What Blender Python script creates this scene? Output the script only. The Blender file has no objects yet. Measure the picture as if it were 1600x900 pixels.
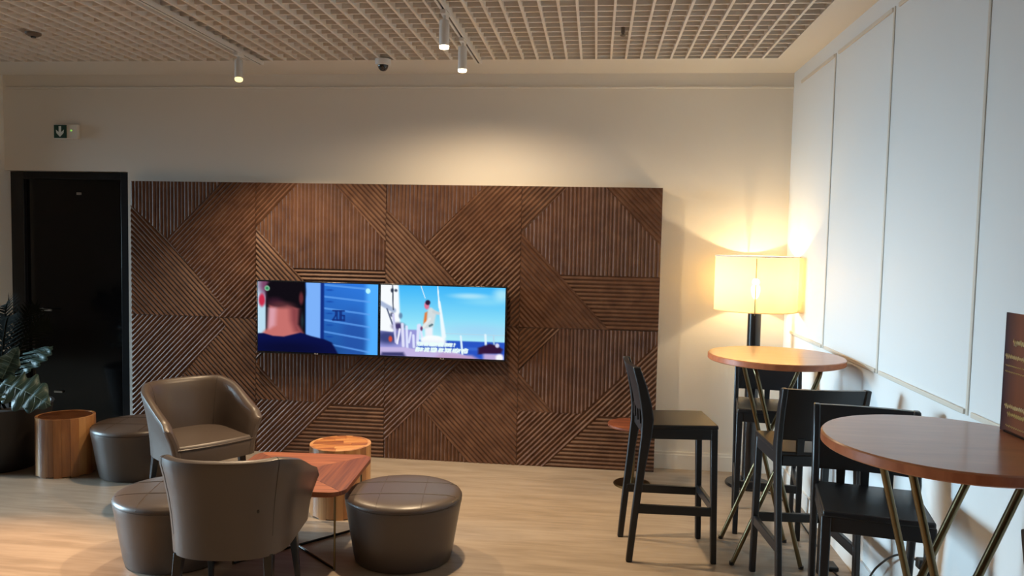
import bpy, math, random
from mathutils import Vector, Matrix

random.seed(7)
S = bpy.context.scene
COL = S.collection

# ------------------------------------------------------------------ camera
YAW, PITCH, ROLL, FPX, EYE = 0.1085, -0.0607, 0.0213, 1192.78, 1.62
cam_data = bpy.data.cameras.new('camera')
cam_data.sensor_width = 36.0
cam_data.lens = FPX / 1600.0 * 36.0
cam_data.clip_start = 0.05
cam = bpy.data.objects.new('camera', cam_data)
COL.objects.link(cam)
fw = Vector((-math.sin(YAW) * math.cos(PITCH), math.cos(YAW) * math.cos(PITCH), math.sin(PITCH)))
r0 = Vector((math.cos(YAW), math.sin(YAW), 0))
u0 = r0.cross(fw)
rt = r0 * math.cos(ROLL) + u0 * math.sin(ROLL)
up = -r0 * math.sin(ROLL) + u0 * math.cos(ROLL)
m = Matrix((rt, up, -fw)).transposed().to_4x4()
m.translation = Vector((0, 0, EYE))
cam.matrix_world = m
S.camera = cam

# ------------------------------------------------------------------ view, world, light
S.view_settings.view_transform = 'Standard'
S.view_settings.look = 'None'
S.view_settings.exposure = 0.0
S.view_settings.gamma = 1.0
w = bpy.data.worlds.new('world')
S.world = w
w.use_nodes = True
w.node_tree.nodes['Background'].inputs[0].default_value = (0.75, 0.88, 1.0, 1)
w.node_tree.nodes['Background'].inputs[1].default_value = 0.15

def area(name, loc, target, sx, sy, power, col, spread=180):
    d = bpy.data.lights.new(name, 'AREA')
    d.shape = 'RECTANGLE'; d.size = sx; d.size_y = sy
    d.energy = power; d.color = col; d.spread = math.radians(spread)
    o = bpy.data.objects.new(name, d); COL.objects.link(o)
    o.location = loc
    o.rotation_euler = (Vector(target) - Vector(loc)).to_track_quat('-Z', 'Y').to_euler()
    return o

# daylight entering through the big window in the far left wall
area('window_daylight', (-8.9, 3.6, 1.45), (1.3, 4.2, -0.25), 3.0, 2.2, 80, (0.56, 0.82, 1.0), 36)

def spot(name, loc, target, power, deg, blend=0.6, col=(1.0, 0.74, 0.46), r=0.03):
    d = bpy.data.lights.new(name, 'SPOT')
    d.energy = power; d.color = col; d.spot_size = math.radians(deg); d.spot_blend = blend
    d.shadow_soft_size = r
    o = bpy.data.objects.new(name, d); COL.objects.link(o)
    o.location = loc
    o.rotation_euler = (Vector(target) - Vector(loc)).to_track_quat('-Z', 'Y').to_euler()
    return o

# ------------------------------------------------------------------ key planes (metres)
WB, WR, WL, CZ = 5.56, 1.335, -4.63, 2.83     # back wall, right wall, left return wall, ceiling grid
PY = 5.43                                     # front face of the slatted feature wall

# ------------------------------------------------------------------ materials
def lin(c):
    return tuple((x / 12.92 if x <= 0.04045 else ((x + 0.055) / 1.055) ** 2.4) for x in c)

def new_mat(name):
    mt = bpy.data.materials.new(name); mt.use_nodes = True
    nt = mt.node_tree
    return mt, nt, nt.nodes['Principled BSDF']

def mat(name, col, rough=0.5, metal=0.0, spec=0.5, coat=0.0, bump=0.0, bscale=60.0, var=0.0, vscale=4.0, emit=None, estr=0.0):
    mt, nt, p = new_mat(name)
    p.inputs['Base Color'].default_value = (*col, 1)
    p.inputs['Roughness'].default_value = rough
    p.inputs['Metallic'].default_value = metal
    p.inputs['Specular IOR Level'].default_value = spec
    p.inputs['Coat Weight'].default_value = coat
    p.inputs['Coat Roughness'].default_value = 0.15
    if emit:
        p.inputs['Emission Color'].default_value = (*emit, 1)
        p.inputs['Emission Strength'].default_value = estr
    if bump or var:
        tc = nt.nodes.new('ShaderNodeTexCoord')
        if var:
            n = nt.nodes.new('ShaderNodeTexNoise'); n.inputs['Scale'].default_value = vscale; n.inputs['Detail'].default_value = 4
            nt.links.new(tc.outputs['Object'], n.inputs['Vector'])
            mx = nt.nodes.new('ShaderNodeMix'); mx.data_type = 'RGBA'
            mx.inputs[6].default_value = (*[c * (1 - var) for c in col], 1)
            mx.inputs[7].default_value = (*[min(1, c * (1 + var)) for c in col], 1)
            nt.links.new(n.outputs['Fac'], mx.inputs[0]); nt.links.new(mx.outputs[2], p.inputs['Base Color'])
        if bump:
            n2 = nt.nodes.new('ShaderNodeTexNoise'); n2.inputs['Scale'].default_value = bscale; n2.inputs['Detail'].default_value = 3
            nt.links.new(tc.outputs['Object'], n2.inputs['Vector'])
            b = nt.nodes.new('ShaderNodeBump'); b.inputs['Strength'].default_value = bump; b.inputs['Distance'].default_value = 0.002
            nt.links.new(n2.outputs['Fac'], b.inputs['Height']); nt.links.new(b.outputs['Normal'], p.inputs['Normal'])
    return mt

def wood(name, stops, scale, rough=0.35, coat=0.0, per_object=0.0, noise=3.0, detail=6.0):
    """grain noise stretched by the vector scale; stops are colours of a ramp; per_object shifts the tone of every piece"""
    mt, nt, p = new_mat(name)
    tc = nt.nodes.new('ShaderNodeTexCoord'); mp = nt.nodes.new('ShaderNodeMapping')
    mp.inputs['Scale'].default_value = scale
    nt.links.new(tc.outputs['Object'], mp.inputs['Vector'])
    n = nt.nodes.new('ShaderNodeTexNoise'); n.noise_dimensions = '4D'
    n.inputs['Scale'].default_value = noise; n.inputs['Detail'].default_value = detail
    n.inputs['Distortion'].default_value = 0.6
    nt.links.new(mp.outputs[0], n.inputs['Vector'])
    fac = n.outputs['Fac']
    if per_object:
        oi = nt.nodes.new('ShaderNodeObjectInfo')
        mu = nt.nodes.new('ShaderNodeMath'); mu.operation = 'MULTIPLY'; mu.inputs[1].default_value = 40
        nt.links.new(oi.outputs['Random'], mu.inputs[0]); nt.links.new(mu.outputs[0], n.inputs['W'])
        a = nt.nodes.new('ShaderNodeMath'); a.operation = 'MULTIPLY_ADD'
        a.inputs[1].default_value = per_object; a.inputs[2].default_value = -per_object / 2
        nt.links.new(oi.outputs['Random'], a.inputs[0])
        s = nt.nodes.new('ShaderNodeMath'); s.operation = 'ADD'
        nt.links.new(fac, s.inputs[0]); nt.links.new(a.outputs[0], s.inputs[1]); fac = s.outputs[0]
    r = nt.nodes.new('ShaderNodeValToRGB')
    els = r.color_ramp.elements
    k = len(stops)
    els[0].position = 0.25; els[0].color = (*stops[0], 1)
    els[1].position = 0.75; els[1].color = (*stops[-1], 1)
    for i in range(1, k - 1):
        e = els.new(0.25 + 0.5 * i / (k - 1)); e.color = (*stops[i], 1)
    nt.links.new(fac, r.inputs[0]); nt.links.new(r.outputs[0], p.inputs['Base Color'])
    p.inputs['Roughness'].default_value = rough
    p.inputs['Coat Weight'].default_value = coat; p.inputs['Coat Roughness'].default_value = 0.12
    return mt

M = {}
M['wall'] = mat('wall_paint', (0.80, 0.76, 0.69), 0.55, bump=0.05, bscale=180)
M['gloss_wall'] = mat('satin_white_panel', (0.80, 0.80, 0.79), 0.5, spec=0.3, bump=0.03, bscale=9)
M['trim'] = mat('white_trim', (0.80, 0.77, 0.71), 0.4)
M['batten'] = mat('beige_batten', (0.70, 0.63, 0.54), 0.45)
M['blade'] = mat('ceiling_blade_white', (0.86, 0.80, 0.73), 0.5)
M['plenum'] = mat('plenum_grey', (0.24, 0.20, 0.165), 0.9)
M['white'] = mat('white_enamel', (0.82, 0.80, 0.77), 0.35)
M['black'] = mat('black_gloss', (0.006, 0.006, 0.007), 0.12)
M['door'] = mat('black_door_laminate', (0.007, 0.007, 0.008), 0.10, var=0.2, vscale=2)
M['frame'] = mat('black_door_frame', (0.008, 0.008, 0.010), 0.3)
M['steel'] = mat('brushed_steel', (0.55, 0.54, 0.52), 0.3, metal=1)
M['brass'] = mat('bronze_tube', (0.17, 0.135, 0.075), 0.3, metal=1, var=0.1)
M['plastic'] = mat('black_plastic', (0.009, 0.010, 0.012), 0.36, bump=0.06, bscale=500)
M['leather'] = mat('taupe_leather', (0.076, 0.0575, 0.049), 0.37, spec=0.5, bump=0.12, bscale=350, var=0.08, vscale=3)
M['stitch'] = mat('dark_seam', (0.025, 0.017, 0.012), 0.6)
M['legwood'] = mat('dark_stained_leg', (0.012, 0.011, 0.014), 0.25)
M['slat'] = wood('walnut_slat', [(0.072, 0.031, 0.017), (0.112, 0.052, 0.029), (0.158, 0.079, 0.046)], (7, 7, 7), 0.5, noise=1.4)
M['slat'].node_tree.nodes['Principled BSDF'].inputs['Specular IOR Level'].default_value = 0.3
M['backing'] = mat('walnut_backing', (0.05, 0.022, 0.011), 0.6)
M['rosewood'] = wood('rosewood', [(0.10, 0.022, 0.008), (0.19, 0.050, 0.017), (0.31, 0.098, 0.036)], (1.0, 30, 6), 0.55, 0.0, per_object=0.35, noise=1.6)
M['acacia'] = wood('acacia', [(0.20, 0.075, 0.026), (0.40, 0.175, 0.062), (0.56, 0.30, 0.125)], (9, 9, 0.8), 0.35, 0.2, per_object=0.45, noise=1.4)
M['acacia_top'] = wood('acacia_top', [(0.18, 0.055, 0.016), (0.42, 0.16, 0.045), (0.60, 0.30, 0.10)], (3, 16, 3), 0.28, 0.3, per_object=0.40, noise=1.4)
M['acacia_reflect'] = wood('acacia_top_door_reflection', [(0.06, 0.018, 0.007), (0.11, 0.036, 0.013), (0.17, 0.060, 0.022)], (3, 16, 3), 0.22, 0.3, per_object=0.3, noise=1.4)  # top colour darkened to stand in for the black door's reflection
M['tabletop'] = wood('cherry_tabletop', [(0.38, 0.125, 0.047), (0.45, 0.155, 0.060), (0.52, 0.185, 0.076)], (2, 14, 2), 0.28, 0.35, noise=2)
M['tableedge'] = wood('cherry_edge', [(0.30, 0.080, 0.030), (0.50, 0.160, 0.066)], (6, 6, 3), 0.35, noise=4)
M['pot'] = mat('dark_grey_pot', (0.018, 0.014, 0.013), 0.5)
M['soil'] = mat('soil', (0.02, 0.013, 0.009), 0.95, bump=0.6, bscale=60)
M['leaf'] = mat('blue_green_leaf', (0.026, 0.060, 0.056), 0.5, var=0.35, vscale=14)
M['rib'] = mat('pale_leaf_rib', (0.11, 0.17, 0.15), 0.5)
M['shadeleaf'] = mat('shaded_frond', (0.004, 0.005, 0.003), 0.9, spec=0.08)  # near-black stands in for shade on the rear fronds; stems share it
M['lamp_post'] = mat('black_lamp_post', (0.012, 0.010, 0.010), 0.22)
M['cable'] = mat('black_rubber', (0.01, 0.01, 0.01), 0.5)
M['gold'] = mat('gold_print', (0.62, 0.42, 0.15), 0.4)
M['led_green'] = mat('green_led', (0.1, 0.6, 0.1), 0.4, emit=(0.35, 0.75, 0.12), estr=0.7)
M['sign_green'] = mat('sign_green', (0.006, 0.045, 0.022), 0.4)
M['sign_white'] = mat('sign_arrow', (0.75, 0.80, 0.76), 0.4)
M['glow'] = mat('spot_lens', (1, 0.9, 0.7), 0.3, emit=(1.0, 0.80, 0.50), estr=14)
M['glow_dim'] = mat('spot_lens_tilted', (1, 0.9, 0.6), 0.3, emit=(1.0, 0.82, 0.36), estr=1.5)
M['bulb'] = mat('bulb_glass', (1, 0.9, 0.7), 0.3, emit=(1.0, 0.78, 0.42), estr=22)
M['dome'] = mat('smoked_dome', (0.012, 0.010, 0.012), 0.08, coat=0.6)
M['detector'] = mat('grey_detector', (0.16, 0.115, 0.08), 0.5)
M['bezel'] = mat('tv_bezel', (0.005, 0.006, 0.010), 0.25)
M['brand'] = mat('tv_mark', (0.35, 0.33, 0.33), 0.4)

# floor: pale oak-look vinyl with grain running along the back wall
def floor_material():
    mt, nt, p = new_mat('pale_oak_floor')
    tc = nt.nodes.new('ShaderNodeTexCoord')
    def noise(scale, sx, sy, detail):
        mp = nt.nodes.new('ShaderNodeMapping'); mp.inputs['Scale'].default_value = (sx, sy, 1)
        nt.links.new(tc.outputs['Object'], mp.inputs['Vector'])
        n = nt.nodes.new('ShaderNodeTexNoise'); n.inputs['Scale'].default_value = scale; n.inputs['Detail'].default_value = detail
        n.inputs['Distortion'].default_value = 0.4
        nt.links.new(mp.outputs[0], n.inputs['Vector']); return n.outputs['Fac']
    a = noise(2.2, 0.9, 6.0, 6); b = noise(7.0, 0.6, 7.0, 5)
    mx = nt.nodes.new('ShaderNodeMath'); mx.operation = 'MULTIPLY_ADD'; mx.inputs[1].default_value = 0.6
    nt.links.new(a, mx.inputs[0])
    s2 = nt.nodes.new('ShaderNodeMath'); s2.operation = 'MULTIPLY'; s2.inputs[1].default_value = 0.4
    nt.links.new(b, s2.inputs[0]); nt.links.new(s2.outputs[0], mx.inputs[2])
    r = nt.nodes.new('ShaderNodeValToRGB'); e = r.color_ramp.elements
    e[0].position = 0.38; e[0].color = (0.255, 0.202, 0.152, 1)
    e[1].position = 0.60; e[1].color = (0.345, 0.280, 0.218, 1)
    nt.links.new(mx.outputs[0], r.inputs[0]); nt.links.new(r.outputs[0], p.inputs['Base Color'])
    p.inputs['Roughness'].default_value = 0.42
    return mt
M['floor'] = floor_material()

def shade_material():
    mt = bpy.data.materials.new('cream_lampshade'); mt.use_nodes = True
    nt = mt.node_tree; nt.nodes.clear()
    out = nt.nodes.new('ShaderNodeOutputMaterial')
    tr = nt.nodes.new('ShaderNodeBsdfTranslucent'); tr.inputs[0].default_value = (0.90, 0.72, 0.42, 1)
    df = nt.nodes.new('ShaderNodeBsdfDiffuse'); df.inputs[0].default_value = (0.85, 0.74, 0.55, 1)
    rf = nt.nodes.new('ShaderNodeBsdfRefraction'); rf.inputs['Color'].default_value = (1, 0.85, 0.6, 1)
    rf.inputs['Roughness'].default_value = 0.45; rf.inputs['IOR'].default_value = 1.04
    m1 = nt.nodes.new('ShaderNodeMixShader'); m1.inputs[0].default_value = 0.45
    m2 = nt.nodes.new('ShaderNodeMixShader'); m2.inputs[0].default_value = 0.16
    nt.links.new(tr.outputs[0], m1.inputs[1]); nt.links.new(df.outputs[0], m1.inputs[2])
    nt.links.new(m1.outputs[0], m2.inputs[1]); nt.links.new(rf.outputs[0], m2.inputs[2])
    nt.links.new(m2.outputs[0], out.inputs[0])
    return mt
M['shade'] = shade_material()

def menu_material():
    mt, nt, p = new_mat('brown_menu_card')
    tc = nt.nodes.new('ShaderNodeTexCoord'); sp = nt.nodes.new('ShaderNodeSeparateXYZ')
    nt.links.new(tc.outputs['Object'], sp.inputs[0])
    r = nt.nodes.new('ShaderNodeValToRGB'); e = r.color_ramp.elements
    e[0].position = 0.0; e[0].color = (0.035, 0.016, 0.022, 1)
    e[1].position = 0.075; e[1].color = (0.21, 0.062, 0.026, 1)
    nt.links.new(sp.outputs['X'], r.inputs[0]); nt.links.new(r.outputs[0], p.inputs['Base Color'])
    p.inputs['Roughness'].default_value = 0.35
    return mt
M['menu'] = menu_material()

def screen_material(name):
    mt = bpy.data.materials.new(name); mt.use_nodes = True
    nt = mt.node_tree; nt.nodes.clear()
    out = nt.nodes.new('ShaderNodeOutputMaterial'); em = nt.nodes.new('ShaderNodeEmission')
    at = nt.nodes.new('ShaderNodeVertexColor'); at.layer_name = 'picture'
    nt.links.new(at.outputs[0], em.inputs[0]); em.inputs[1].default_value = 1.0
    nt.links.new(em.outputs[0], out.inputs[0])
    return mt

# ------------------------------------------------------------------ builders
class MB:
    def __init__(s): s.v = []; s.f = []
    def add(s, vs, fs):
        o = len(s.v); s.v += [tuple(v) for v in vs]; s.f += [tuple(i + o for i in f) for f in fs]; return s
    def box(s, x0, x1, y0, y1, z0, z1):
        return s.add([(x0, y0, z0), (x1, y0, z0), (x1, y1, z0), (x0, y1, z0), (x0, y0, z1), (x1, y0, z1), (x1, y1, z1), (x0, y1, z1)],
                     [(3, 2, 1, 0), (4, 5, 6, 7), (0, 1, 5, 4), (1, 2, 6, 5), (2, 3, 7, 6), (3, 0, 4, 7)])
    def hexa(s, b, t):   # four bottom, four top points, both counter-clockwise from above
        return s.add(list(b) + list(t), [(3, 2, 1, 0), (4, 5, 6, 7), (0, 1, 5, 4), (1, 2, 6, 5), (2, 3, 7, 6), (3, 0, 4, 7)])
    def lathe(s, prof, n=32, cx=0, cy=0, sx=1, sy=1):   # profile (r, z) bottom to top, open ends capped
        rings = []
        vs = []; fs = []
        for r, z in prof:
            vs += [(cx + r * sx * math.cos(2 * math.pi * i / n), cy + r * sy * math.sin(2 * math.pi * i / n), z) for i in range(n)]
        for k in range(len(prof) - 1):
            for i in range(n):
                j = (i + 1) % n
                fs.append((k * n + i, k * n + j, (k + 1) * n + j, (k + 1) * n + i))
        fs.append(tuple(reversed(range(n))))
        fs.append(tuple(range((len(prof) - 1) * n, len(prof) * n)))
        return s.add(vs, fs)
    def tube(s, pts, r, n=10, closed=False):
        P = [Vector(p) for p in pts]; vs = []; fs = []; ref = None
        k = len(P)
        rr = r if isinstance(r, (list, tuple)) else [r] * k
        for i, p in enumerate(P):
            if closed: t = (P[(i + 1) % k] - P[i - 1])
            else: t = P[min(i + 1, k - 1)] - P[max(i - 1, 0)]
            t.normalize()
            if ref is None: ref = Vector((0, 0, 1)) if abs(t.z) < 0.9 else Vector((1, 0, 0))
            a = (ref - t * ref.dot(t)).normalized(); b = t.cross(a); ref = a
            vs += [p + (a * math.cos(2 * math.pi * j / n) + b * math.sin(2 * math.pi * j / n)) * rr[i] for j in range(n)]
        for i in range(k if closed else k - 1):
            i2 = (i + 1) % k
            for j in range(n):
                j2 = (j + 1) % n
                fs.append((i * n + j, i * n + j2, i2 * n + j2, i2 * n + j))
        if not closed:
            fs.append(tuple(reversed(range(n)))); fs.append(tuple(range((k - 1) * n, k * n)))
        return s.add(vs, fs)
    def prism(s, poly, z0, z1):   # poly in xy counter-clockwise
        n = len(poly)
        return s.add([(x, y, z0) for x, y in poly] + [(x, y, z1) for x, y in poly],
                     [tuple(reversed(range(n))), tuple(range(n, 2 * n))] + [(i, (i + 1) % n, n + (i + 1) % n, n + i) for i in range(n)])
    def build(s, name, material, parent=None, smooth=False, bevel=0.0, seg=2):
        me = bpy.data.meshes.new(name); me.from_pydata(s.v, [], s.f); me.validate(); me.update()
        if smooth:
            me.polygons.foreach_set('use_smooth', [True] * len(me.polygons))
            me.set_sharp_from_angle(angle=math.radians(38))
        me.materials.append(material)
        o = bpy.data.objects.new(name, me); COL.objects.link(o)
        if parent: o.parent = parent
        if bevel:
            b = o.modifiers.new('bevel', 'BEVEL'); b.width = bevel; b.segments = seg; b.limit_method = 'ANGLE'; b.angle_limit = math.radians(35)
            me.polygons.foreach_set('use_smooth', [True] * len(me.polygons))
            if hasattr(me, 'set_sharp_from_angle'): me.set_sharp_from_angle(angle=math.radians(50))
        return o

def thing(name, label, cat, loc=(0, 0, 0), heading=0.0, group=None):
    o = bpy.data.objects.new(name, None); o.empty_display_size = 0.1; COL.objects.link(o)
    o.location = loc; o.rotation_euler = (0, 0, heading)
    o['label'] = label; o['category'] = cat
    if group: o['group'] = group
    return o

def struct(o): o['kind'] = 'structure'; return o

def copy_tree(o, parent=None):
    c = o.copy(); COL.objects.link(c)
    if parent: c.parent = parent
    for ch in list(o.children): copy_tree(ch, c)
    return c

def place(proto, used, loc, heading, label):
    t = proto if not used else copy_tree(proto)
    t.location = loc; t.rotation_euler = (0, 0, heading); t['label'] = label
    return t

# ------------------------------------------------------------------ room shell
struct(MB().box(-9.2, WR + 0.2, -4, WB + 0.3, -0.1, 0).build('floor', M['floor']))
bw = MB()
bw.box(-3.60, WR, WB, WB + 0.2, 0, 3.3)
bw.box(WL, -3.60, WB, WB + 0.2, 2.095, 3.3)
bw.box(WL, -3.60, WB + 0.19, WB + 0.24, 0, 2.2)
struct(bw.build('wall_back', M['wall']))
struct(MB().box(WR, WR + 0.2, -4, WB + 0.2, 0, 3.3).build('wall_right', M['gloss_wall']))
struct(MB().box(-9.2, WL, 5.45, WB + 0.2, 0, 3.3).build('wall_left', M['wall']))
struct(MB().box(-9.2, WR + 0.2, -4.2, -4, 0, 3.3).build('wall_rear', M['wall']))
fl = MB().box(-9.3, -9.1, -4, 2.0, 0, 3.3).box(-9.3, -9.1, 5.3, WB + 0.2, 0, 3.3).box(-9.3, -9.1, 2.0, 5.3, 2.6, 3.3).box(-9.3, -9.1, 2.0, 5.3, 0, 0.3)
struct(fl.build('wall_window_side', M['wall']))
wn = struct(MB().box(-9.28, -9.12, 2.0, 2.06, 0.3, 2.6).box(-9.28, -9.12, 5.24, 5.3, 0.3, 2.6).box(-9.28, -9.12, 3.62, 3.68, 0.3, 2.6)
            .box(-9.28, -9.12, 2.06, 5.24, 0.3, 0.36).box(-9.28, -9.12, 2.06, 5.24, 2.54, 2.6).build('window_1', M['frame']))

# ceiling: dark plenum slab, plain margin, open-cell grid of separate blades
ceil = struct(MB().box(-9.2, WR, -4, WB, 3.18, 3.3).build('ceiling', M['plenum']))
GX0, GX1, GY0, GY1 = -4.28, 1.125, -0.5, 5.13
MB().box(-9.2, WR, GY1, WB, CZ, CZ + 0.03).box(GX1, WR, -4, GY1, CZ, CZ + 0.03).box(-9.2, GX0, -4, GY1, CZ, CZ + 0.03).box(GX0, GX1, -4, GY0, CZ, CZ + 0.03).build('ceiling_margin', M['wall'], ceil)
PITCHG = 0.0965
long_me = MB().box(-0.0065, 0.0065, GY0, GY1, CZ - 0.004, CZ + 0.055)
k = 0
x = GX0 + PITCHG
first = None
while x < GX1 - 0.02:
    if first is None: first = long_me.build('ceiling_blade', M['blade'], ceil); o = first
    else: o = first.copy(); COL.objects.link(o)
    o.location = (x, 0, 0); x += PITCHG
cross = None; y = GY1 - PITCHG / 2
while y > GY0 + 0.02:
    if cross is None: cross = MB().box(GX0, GX1, -0.006, 0.006, CZ + 0.008, CZ + 0.055).build('cross_blade', M['blade'], ceil); o = cross
    else: o = cross.copy(); COL.objects.link(o)
    o.location = (0, y, 0); y -= PITCHG

# trims
struct(MB().box(-4.6, WR, WB - 0.012, WB, 2.722, 2.738).build('trim_1', M['trim'], None, bevel=0.004))
struct(MB().box(0.45, WR, WB - 0.016, WB, 0, 0.105).box(0.45, WR, WB - 0.010, WB, 0.105, 0.125).build('baseboard_back', M['trim']))
struct(MB().box(WR - 0.014, WR, -4, WB, 0, 0.10).build('baseboard_right', M['gloss_wall']))
n = 2
ys = (5.39, 4.605, 3.735, 2.85, 1.965, 1.08, 0.195)
for ya, yb in zip(ys[1:], ys[:-1]):
    f = MB(); t, d = 0.020, 0.010
    z0, z1 = 1.035, 2.735
    f.box(WR - 0.006, WR, ya, ya + t * 0.8, z0, z1).box(WR - d, WR, ya + t + 0.004, yb - 0.05, z1 - t, z1).box(WR - d, WR, ya + t + 0.004, yb - 0.03, z0, z0 + t)
    struct(f.build('trim_%d' % n, M['batten'], None, bevel=0.003)); n += 1

# ------------------------------------------------------------------ door in its niche
dr = struct(MB().box(-4.52, -3.70, 5.655, 5.70, 0.005, 2.035).build('door_1', M['door']))
MB().box(-4.63, -4.52, 5.62, 5.74, 0, 2.09).box(-3.70, -3.60, 5.62, 5.74, 0, 2.09).box(-4.52, -3.70, 5.62, 5.74, 2.035, 2.09).build('door_frame', M['frame'], dr, bevel=0.003)
h = MB().tube([(-4.40, 5.655, 1.0), (-4.40, 5.60, 1.0)], 0.010).tube([(-4.41, 5.60, 1.0), (-4.28, 5.60, 1.0)], 0.009)
h.lathe([(0.022, 0), (0.022, 0.004)], 16, -4.40, 5.65) if False else None
h.build('door_handle', M['steel'], dr, True)
MB().box(-4.09, -4.05, 5.648, 5.656, 1.915, 1.935).build('door_plate', M['steel'], dr)
MB().box(-4.30, -4.23, 5.640, 5.656, 0.33, 0.345).build('low_door_bar', M['steel'], dr)  # small steel bar low on the door leaf

# ------------------------------------------------------------------ emergency exit sign
sg = thing('exit_sign', 'small green emergency exit sign with white down arrow above the black door', 'sign', (-4.075, WB, 2.393))
MB().box(-0.112, 0.085, -0.030, 0, -0.056, 0.056).build('housing', M['wall'], sg, bevel=0.006)
MB().box(-0.105, -0.003, -0.036, -0.028, -0.050, 0.050).build('sign_face', M['sign_green'], sg)
a = MB().add([(x - 0.054, -0.0375, z) for x, z in ((-0.010, 0.040), (-0.010, -0.005), (-0.034, 0.014), (-0.030, -0.012), (0, -0.042), (0.030, -0.012), (0.034, 0.014), (0.010, -0.005), (0.010, 0.040))], [tuple(range(9))])
a.build('arrow', M['sign_white'], sg)
MB().lathe([(0.007, 0), (0.007, 0.004)], 12).build('led', M['led_green'], sg).matrix_local = Matrix.Translation((0.035, -0.0298, 0.008)) @ Matrix.Rotation(math.pi / 2, 4, 'X')

# ------------------------------------------------------------------ slatted feature wall: 4 x 2 tiles of slats
def clip(poly, nx, ny, c):   # keep nx*x + ny*y <= c
    out = []
    for i in range(len(poly)):
        p, q = poly[i], poly[(i + 1) % len(poly)]
        dp, dq = nx * p[0] + ny * p[1] - c, nx * q[0] + ny * q[1] - c
        if dp <= 0: out.append(p)
        if dp * dq < 0:
            t = dp / (dp - dq); out.append((p[0] + t * (q[0] - p[0]), p[1] + t * (q[1] - p[1])))
    return out

MOD, MODH = 0.9877, 1.0083
PX0 = -3.4985
TILES = {
 'A': [('|', [(0, 0), (.735, 0), (.29, .425), (0, .18)]),
       ('\\', [(0, .18), (.29, .425), (.76, .935), (.70, 1), (0, 1)]),
       ('/', [(.735, 0), (1, 0), (1, 1), (.70, 1), (.76, .935), (.29, .425)])],
 'B': [('/', [(0, 0), (.33, 0), (0, .32)]),
       ('|', [(.33, 0), (.60, 0), (1, .41), (1, .62), (.285, .62), (0, .33)]),
       ('\\', [(.60, 0), (1, 0), (1, .41)]),
       ('\\', [(0, .33), (.285, .62), (.65, 1), (0, 1)]),
       ('-', [(.285, .62), (1, .62), (1, 1), (.65, 1)])],
 'C': [('/', [(0, 0), (.70, 0), (.76, .065), (.29, .585), (0, .87)]),
       ('\\', [(.70, 0), (1, 0), (1, 1), (.64, 1), (.29, .62), (.29, .585), (.76, .065)]),
       ('|', [(0, .87), (.29, .585), (.29, .62), (.64, 1), (0, 1)])],
 'D': [('/', [(0, 0), (.30, 0), (0, .30)]),
       ('|', [(.30, 0), (1, 0), (1, .08), (.47, .605), (.265, .605), (0, .32)]),
       ('\\', [(0, .32), (.265, .605), (0, .605)]),
       ('/', [(1, .08), (1, .615), (.60, .615), (.20, 1), (0, 1), (0, .605), (.47, .605)]),
       ('-', [(.60, .615), (1, .615), (1, 1), (.20, 1)])],
}
DIRS = {'|': (0, 1), '-': (1, 0), '/': (1, -1), '\\': (1, 1)}
NSL = 35
def slat_field(mb, kind, poly, ox, oz, jit):
    """ridged slats: every slat has a flat crest and two sloping sides that meet the next slat in a groove"""
    dx, dy = DIRS[kind]; L = math.hypot(dx, dy); dx /= L; dy /= L
    nx, ny = -dy, dx
    pitch = 1.0 / NSL
    ds = [nx * p[0] + ny * p[1] for p in poly]
    strips = ((-0.5, -0.08), (-0.08, 0.08), (0.08, 0.5))
    for i in range(math.floor(min(ds) / pitch) - 1, math.ceil(max(ds) / pitch) + 1):
        c = (i + 0.5) * pitch
        d0 = PY + random.uniform(-0.0012, 0.0012) + jit
        for a, b in strips:
            q = clip(poly, nx, ny, c + b * pitch)
            if len(q) >= 3: q = clip(q, -nx, -ny, -(c + a * pitch))
            if len(q) < 3: continue
            ar = abs(sum(q[k][0] * q[(k + 1) % len(q)][1] - q[(k + 1) % len(q)][0] * q[k][1] for k in range(len(q)))) / 2
            if ar < 4e-6: continue
            vs = []
            for u, v in q:
                e = max(0.0, abs(nx * u + ny * v - c) / pitch - 0.08) / 0.42
                vs.append((ox + u * MOD, d0 + DEPTH * e, oz - v * MODH))
            mb.add(vs, [tuple(range(len(vs)))])
DEPTH = 0.0085
fwall = thing('slatted_feature_wall', 'dark walnut wall panel of geometric slats behind the two televisions', 'wall panel', (0, 0, 0))
for r, row in enumerate(('ABAB', 'CDCD')):
    for c, k in enumerate(row):
        ox, oz = PX0 + c * MOD, 2 * MODH - r * MODH
        tl = MB().box(ox + 0.001, ox + MOD - 0.001, PY + DEPTH - 0.001, WB - 0.001, oz - MODH + 0.001, oz - 0.001).build('slat_panel', M['backing'], fwall)
        for kind, poly in TILES[k]:
            mb = MB(); slat_field(mb, kind, [(0.0015 + u * 0.997, 0.0015 + v * 0.997) for u, v in poly], ox, oz, random.uniform(-0.0015, 0.0015))
            s = mb.build('slat_field', M['slat'], tl); s['kind'] = 'stuff'
            bm_fix = s.data; bm_fix.update()

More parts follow.
